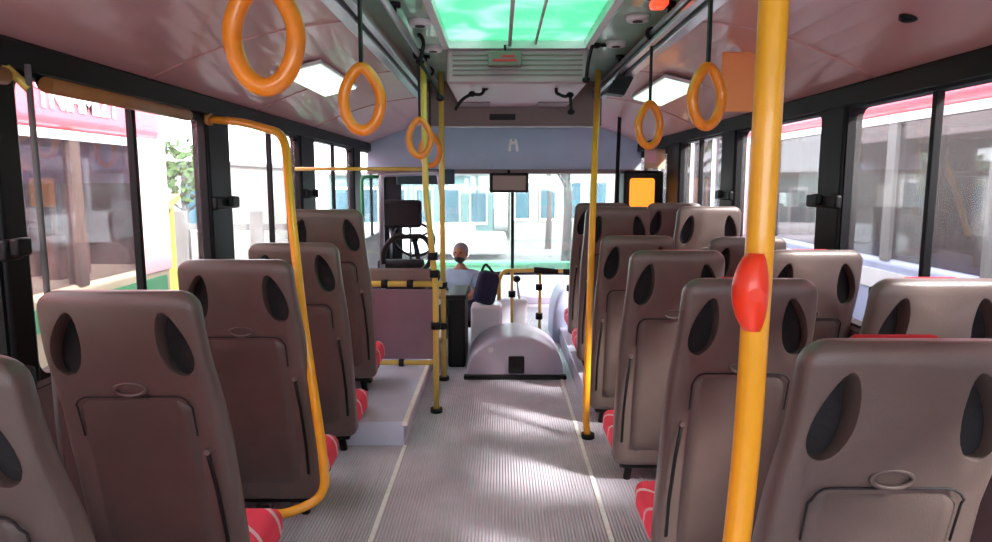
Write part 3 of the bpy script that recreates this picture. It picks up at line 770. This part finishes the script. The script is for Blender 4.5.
MB().ball((0, .012, .868), (.080, .092, .086), 20, 14).build('hair', M['hair'], q)
skin_body('shirt', [[(0, 0, .34, .14), (0, .01, .46, .138), (0, .02, .60, .143), (0, .025, .675, .065)],
    [(0, .02, .60, .143), (-.15, .02, .62, .068), (-.185, .05, .48, .055)], [(0, .02, .60, .143), (.15, .02, .62, .068), (.195, .06, .49, .055)]], M['shirt'], q)
skin_body('trousers', [[(0, 0, .30, .135), (-.10, .06, .27, .098), (-.12, .40, .27, .078), (-.12, .42, .09, .06)],
    [(0, 0, .30, .135), (.10, .06, .27, .098), (.12, .40, .27, .078), (.12, .42, .09, .06)]], M['navy'], q)
for s in (-1, 1): MB().ball((s*.12, .50, .035), (.045, .12, .035)).build('shoe', M['black'], q)
q = empty('seat_stool', (-.40, 7.0, 0), 'low black crew stool under the seated person in light blue', 'stool')
MB().box(-.2, .2, -.18, .2, .12, .19, .02).build('seat', M['black'], q)
for sx in (-.15, .15):
    for sy in (-.13, .15): MB().tube([(sx, sy, 0), (sx, sy, .13)], .015, 8).build('leg', M['steel'], q)
q = empty('bag', (-.14, 6.55, 0), 'dark navy bag standing to the right of the seated person', 'bag')
MB().box(-.10, .12, -.1, .1, .42, .74, .06, 3, rot=Matrix.Rotation(.25, 3, 'Y')).build('bag_body', M['navy'], q)
MB().tube([(-.04, 0, .74), (-.0, 0, .82), (.08, 0, .72)], .012, 8, fillet=.03).build('bag_handle', M['black'], q)
tag(MB().box(-.14, .16, -.14, .14, 0, .42, .03).build('tool_box', M['dash'], loc=(-.14, 6.55, 0)), 'pale box on the floor carrying the navy bag', 'box')

# ------------------------------------------------------------ outside
GZ = -.75
struct(MB().box(-40, 40, -20, 60, GZ-.1, GZ), 'floor_outside', M['asphalt'], 'bright asphalt yard')
def text_mesh(body, size, m_, parent, loc, rot):
    c = bpy.data.curves.new('lettering', 'FONT'); c.body = body; c.size = size; c.extrude = .004; c.align_x = 'CENTER'; c.offset = .008
    o = bpy.data.objects.new('t', c); COL.objects.link(o); bpy.context.view_layer.update()
    me = bpy.data.meshes.new_from_object(o.evaluated_get(bpy.context.evaluated_depsgraph_get()))
    bpy.data.objects.remove(o); me.materials.clear(); me.materials.append(m_)
    o = bpy.data.objects.new('lettering', me); COL.objects.link(o); o.parent = parent; o.location = loc; o.rotation_euler = rot
    return o
def bus(x, y0, y1, side, lab, band_z, win0, lower, posts, W=2.4, blind=True):
    """parked bus whose near flank stands at x; side=-1: the bus lies to the left of x"""
    o = empty('parked_bus', (x, y0, GZ), lab, 'bus'); L = y1-y0; top = 3.0-GZ; s = side
    X = lambda a, b: (min(s*a, s*b), max(s*a, s*b))
    zb, zw = band_z-GZ, win0-GZ
    a, b = X(0, W); MB().box(a, b, 0, L, zb, top, .10, 4).build('roof_band', M['pinkbus'], o)
    a, b = X(-.004, .02); MB().box(a, b, .1, L-.1, zb-.05, zb+.015).build('white_strip', M['buswhite'], o)
    a, b = X(0, W); MB().box(a, b, 0, L, .35, zw, .05, 3).build('lower_body', lower, o)
    a, b = X(-.006, .02); MB().box(a, b, .1, L-.1, zw-.26, zw-.10).build('stripe', M['busgreen' if blind else 'buswhite'], o)
    a, b = X(.9, W); MB().box(a, b, .08, L-.08, zw, zb).build('inner_wall', M['busdark'], o)
    n = max(2, round(L/1.25))
    for k in range(n+1):
        y = .06+(L-.12)*k/n; a, b = X(0, .08); MB().box(a, b, y-.06, y+.06, zw-.02, zb+.02).build('window_post', posts, o)
        if k < n:
            a, b = X(.03, .04); p0, p1 = y+.06, y+(L-.12)/n-.06
            f = MB().box(a, b, p0, p1, zw, zb).build('pane', M['clear' if blind else 'hazed'], o)
            if blind:
                a, b = X(.05, .06); MB().box(a, b, p0, p1, zb-.36, zb).build('tinted_top', M['busglass'], o)
            a, b = X(.30, .42); MB().box(a, b, p0+.1, p0+.55, zw-.1, zw+.34, .04, 3).build('seat_back', M['busseat'], o)
            a, b = X(.60, .72); MB().box(a, b, p0+.25, p0+.7, zw-.1, zw+.38, .04, 3).build('seat_back', M['busseat'], o)
            MB().tube([(s*.5, p0+.4, zw-.2), (s*.5, p0+.4, zb)], .02, 8).build('inside_pole', M['tan'], o)
    for y0_, y1_, yi in ((0, .12, .12), (L-.12, L, L-.16)):
        a, b = X(0, W); MB().box(a, b, y0_, y1_, zw-.05, zb+.05, .03).build('end_wall', M['pinkbus'], o)
        a, b = X(.02, W-.05); MB().box(a, b, yi, yi+.04, zw, zb).build('end_lining', M['busdark'], o)
    a, b = X(-.012, .03); MB().box(a, b, L-.46, L, zw-.06, zb+.03, .01).build('corner_panel', M['pinkpale'], o)
    for y in (1.2, L-1.4):
        if L > 3:
            a = s*.02
            MB().tube([(a, y, .45), (a+s*.28, y, .45)], .45, 28).build('tyre', M['tyre'], o)
            MB().tube([(a-s*.01, y, .45), (a, y, .45)], .24, 20).build('wheel_hub', M['steel'], o)
    return o
LB = bus(-3.1, -4.0, 6.35, -1, 'red pink parked bus with white lettering outside the left windows', CZ+.35, CZ-.75, M['buscream'], M['busdark'])
text_mesh('TNIHMIZT', .21, M['buswhite'], LB, (.006, 9.12, CZ+.60-GZ-.09), (PI/2, 0, PI/2))
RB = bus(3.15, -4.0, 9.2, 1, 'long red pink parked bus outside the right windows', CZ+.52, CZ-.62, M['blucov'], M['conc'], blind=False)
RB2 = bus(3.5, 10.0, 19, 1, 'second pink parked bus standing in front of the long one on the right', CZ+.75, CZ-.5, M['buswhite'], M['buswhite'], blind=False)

# buildings ahead
def building(x0, x1, y, h_, m_, lab, nx, nz, d_=8):
    o = empty('building', ((x0+x1)/2, y, GZ), lab, 'building'); W = (x1-x0)/2
    MB().box(-W, W, 0, d_, 0, h_).build('wall', m_, o)
    for i in range(nx):
        for j in range(nz):
            cx_ = -W+2*W*(i+.5)/nx; cz_ = .6+(h_-.9)*(j+.5)/nz; a, b = W/nx*.66, (h_-.9)/nz*.42
            f = MB().box(cx_-a, cx_+a, -.05, .03, cz_-b, cz_+b).build('window', M['buswhite'], o)
            MB().box(cx_-a*.86, cx_+a*.86, -.06, -.04, cz_-b*.86, cz_+b*.86).build('pane', M['bwin'], f)
    MB().box(-W-.1, W+.1, -.15, d_, h_, h_+.12).build('roof_edge', M['conc'], o)
    return o
building(-6.5, -.3, 26, 2.6, M['bldg'], 'low pale teal building with blue windows seen through the left windscreen half', 6, 1)
building(.4, 5.6, 28, 2.9, M['bldg2'], 'low cream building with blue windows seen through the right windscreen half', 5, 1)
building(-22, -9, 22, 2.9, M['bldg2'], 'low cream building seen past the parked bus on the left', 8, 1)
tag(MB().box(-7, 7, 15.5, 15.7, GZ, GZ+.46).box(-7, 7, 15.45, 15.75, GZ+.46, GZ+.52).build('low_wall', M['grass']), 'long low green painted wall across the road ahead of the bus', 'wall')
tag(MB().box(-6, 0.2, 20.5, 22.4, GZ+.15, GZ+.75, .15, 3).box(-5.2, -.8, 20.7, 22.2, GZ+.7, GZ+1.05, .15, 3).tube([(-4.8, 20.45, GZ+.3), (-4.8, 22.4, GZ+.3)], .3, 18).tube([(-1.2, 20.45, GZ+.3), (-1.2, 22.4, GZ+.3)], .3, 18).build('parked_car', M['buswhite']), 'white car parked behind the low green wall', 'car')
def tree(x, y, h_, r_, lab, crown=True, grp=None):
    o = empty('tree', (x, y, GZ), lab, 'tree', grp)
    m = MB().tube([(0, 0, 0), (.05, 0, h_*.4), (-.04, .02, h_*.75), (.03, 0, h_)], [r_*1.3, r_, r_*.8, r_*.4], 10, fillet=.3) if False else MB().tube([(0, 0, 0), (.05, 0, h_*.4), (-.04, .02, h_*.75), (.03, 0, h_)], [r_*1.3, r_, r_*.8, r_*.4], 10)
    for k in range(5):
        a = random.uniform(0, 2*PI); z = h_*random.uniform(.5, .85); L = h_*.25
        m.tube([(0, 0, z), (math.cos(a)*L*.6, math.sin(a)*L*.6, z+L*.5), (math.cos(a)*L, math.sin(a)*L, z+L)], [r_*.5, r_*.3, r_*.12], 7)
    m.build('trunk', M['trunk'], o)
    if crown:
        m = MB()
        for k in range(260):
            d_ = Vector((random.gauss(0, 1), random.gauss(0, 1), random.gauss(0, .8))); d_ = d_.normalized()*random.uniform(.3, 1)**.5*h_*.32
            c = Vector((0, 0, h_*.95))+d_
            u = Vector((random.gauss(0, 1), random.gauss(0, 1), random.gauss(0, 1))).normalized(); v = u.orthogonal().normalized(); s_ = h_*.045
            vs = [m.bm.verts.new(c+q_) for q_ in (u*s_, v*s_*.6, -u*s_, -v*s_*.6)]; m.bm.faces.new(vs)
        m.build('foliage', M['leaf'], o)
tree(1.8, 18.5, 4.2, .11, 'dark slender tree trunk seen left of the middle of the right windscreen half', True, 'trees ahead')
tree(1.7, 24.0, 4.4, .09, 'thinner bare looking tree seen close to the slim yellow pole', True, 'trees ahead')
tree(-7.6, 12.5, 2.6, .08, 'leafy tree seen between the parked bus and the left pillar', True)
tree(-8.8, 19.0, 2.8, .08, 'leafy tree seen through the window beside the bent rail', True)
q = empty('fence', (-5.0, 10.6, GZ), 'grey post fence seen through the left window past the pillar', 'fence')
for k in range(7): MB().box(-1.8+.6*k-.1, -1.8+.6*k+.1, -.04, .04, 0, 1.9).build('post', M['conc'], q)
for z in (.5, 1.6): MB().box(-2, 2, .04, .08, z, z+.1).build('rail', M['conc'], q)
tag(MB().prism([(-6.9, 9.8, GZ+2.1), (-4.6, 9.8, GZ+2.1), (-4.6, 9.2, GZ+1.9), (-6.9, 9.2, GZ+1.9)], (0, 0, .08)).box(-6.8, -6.7, 9.7, 9.8, GZ, GZ+2.1).box(-4.8, -4.7, 9.7, 9.8, GZ, GZ+2.1).build('awning', M['yel']), 'pale yellow awning on posts outside the left windows', 'awning')
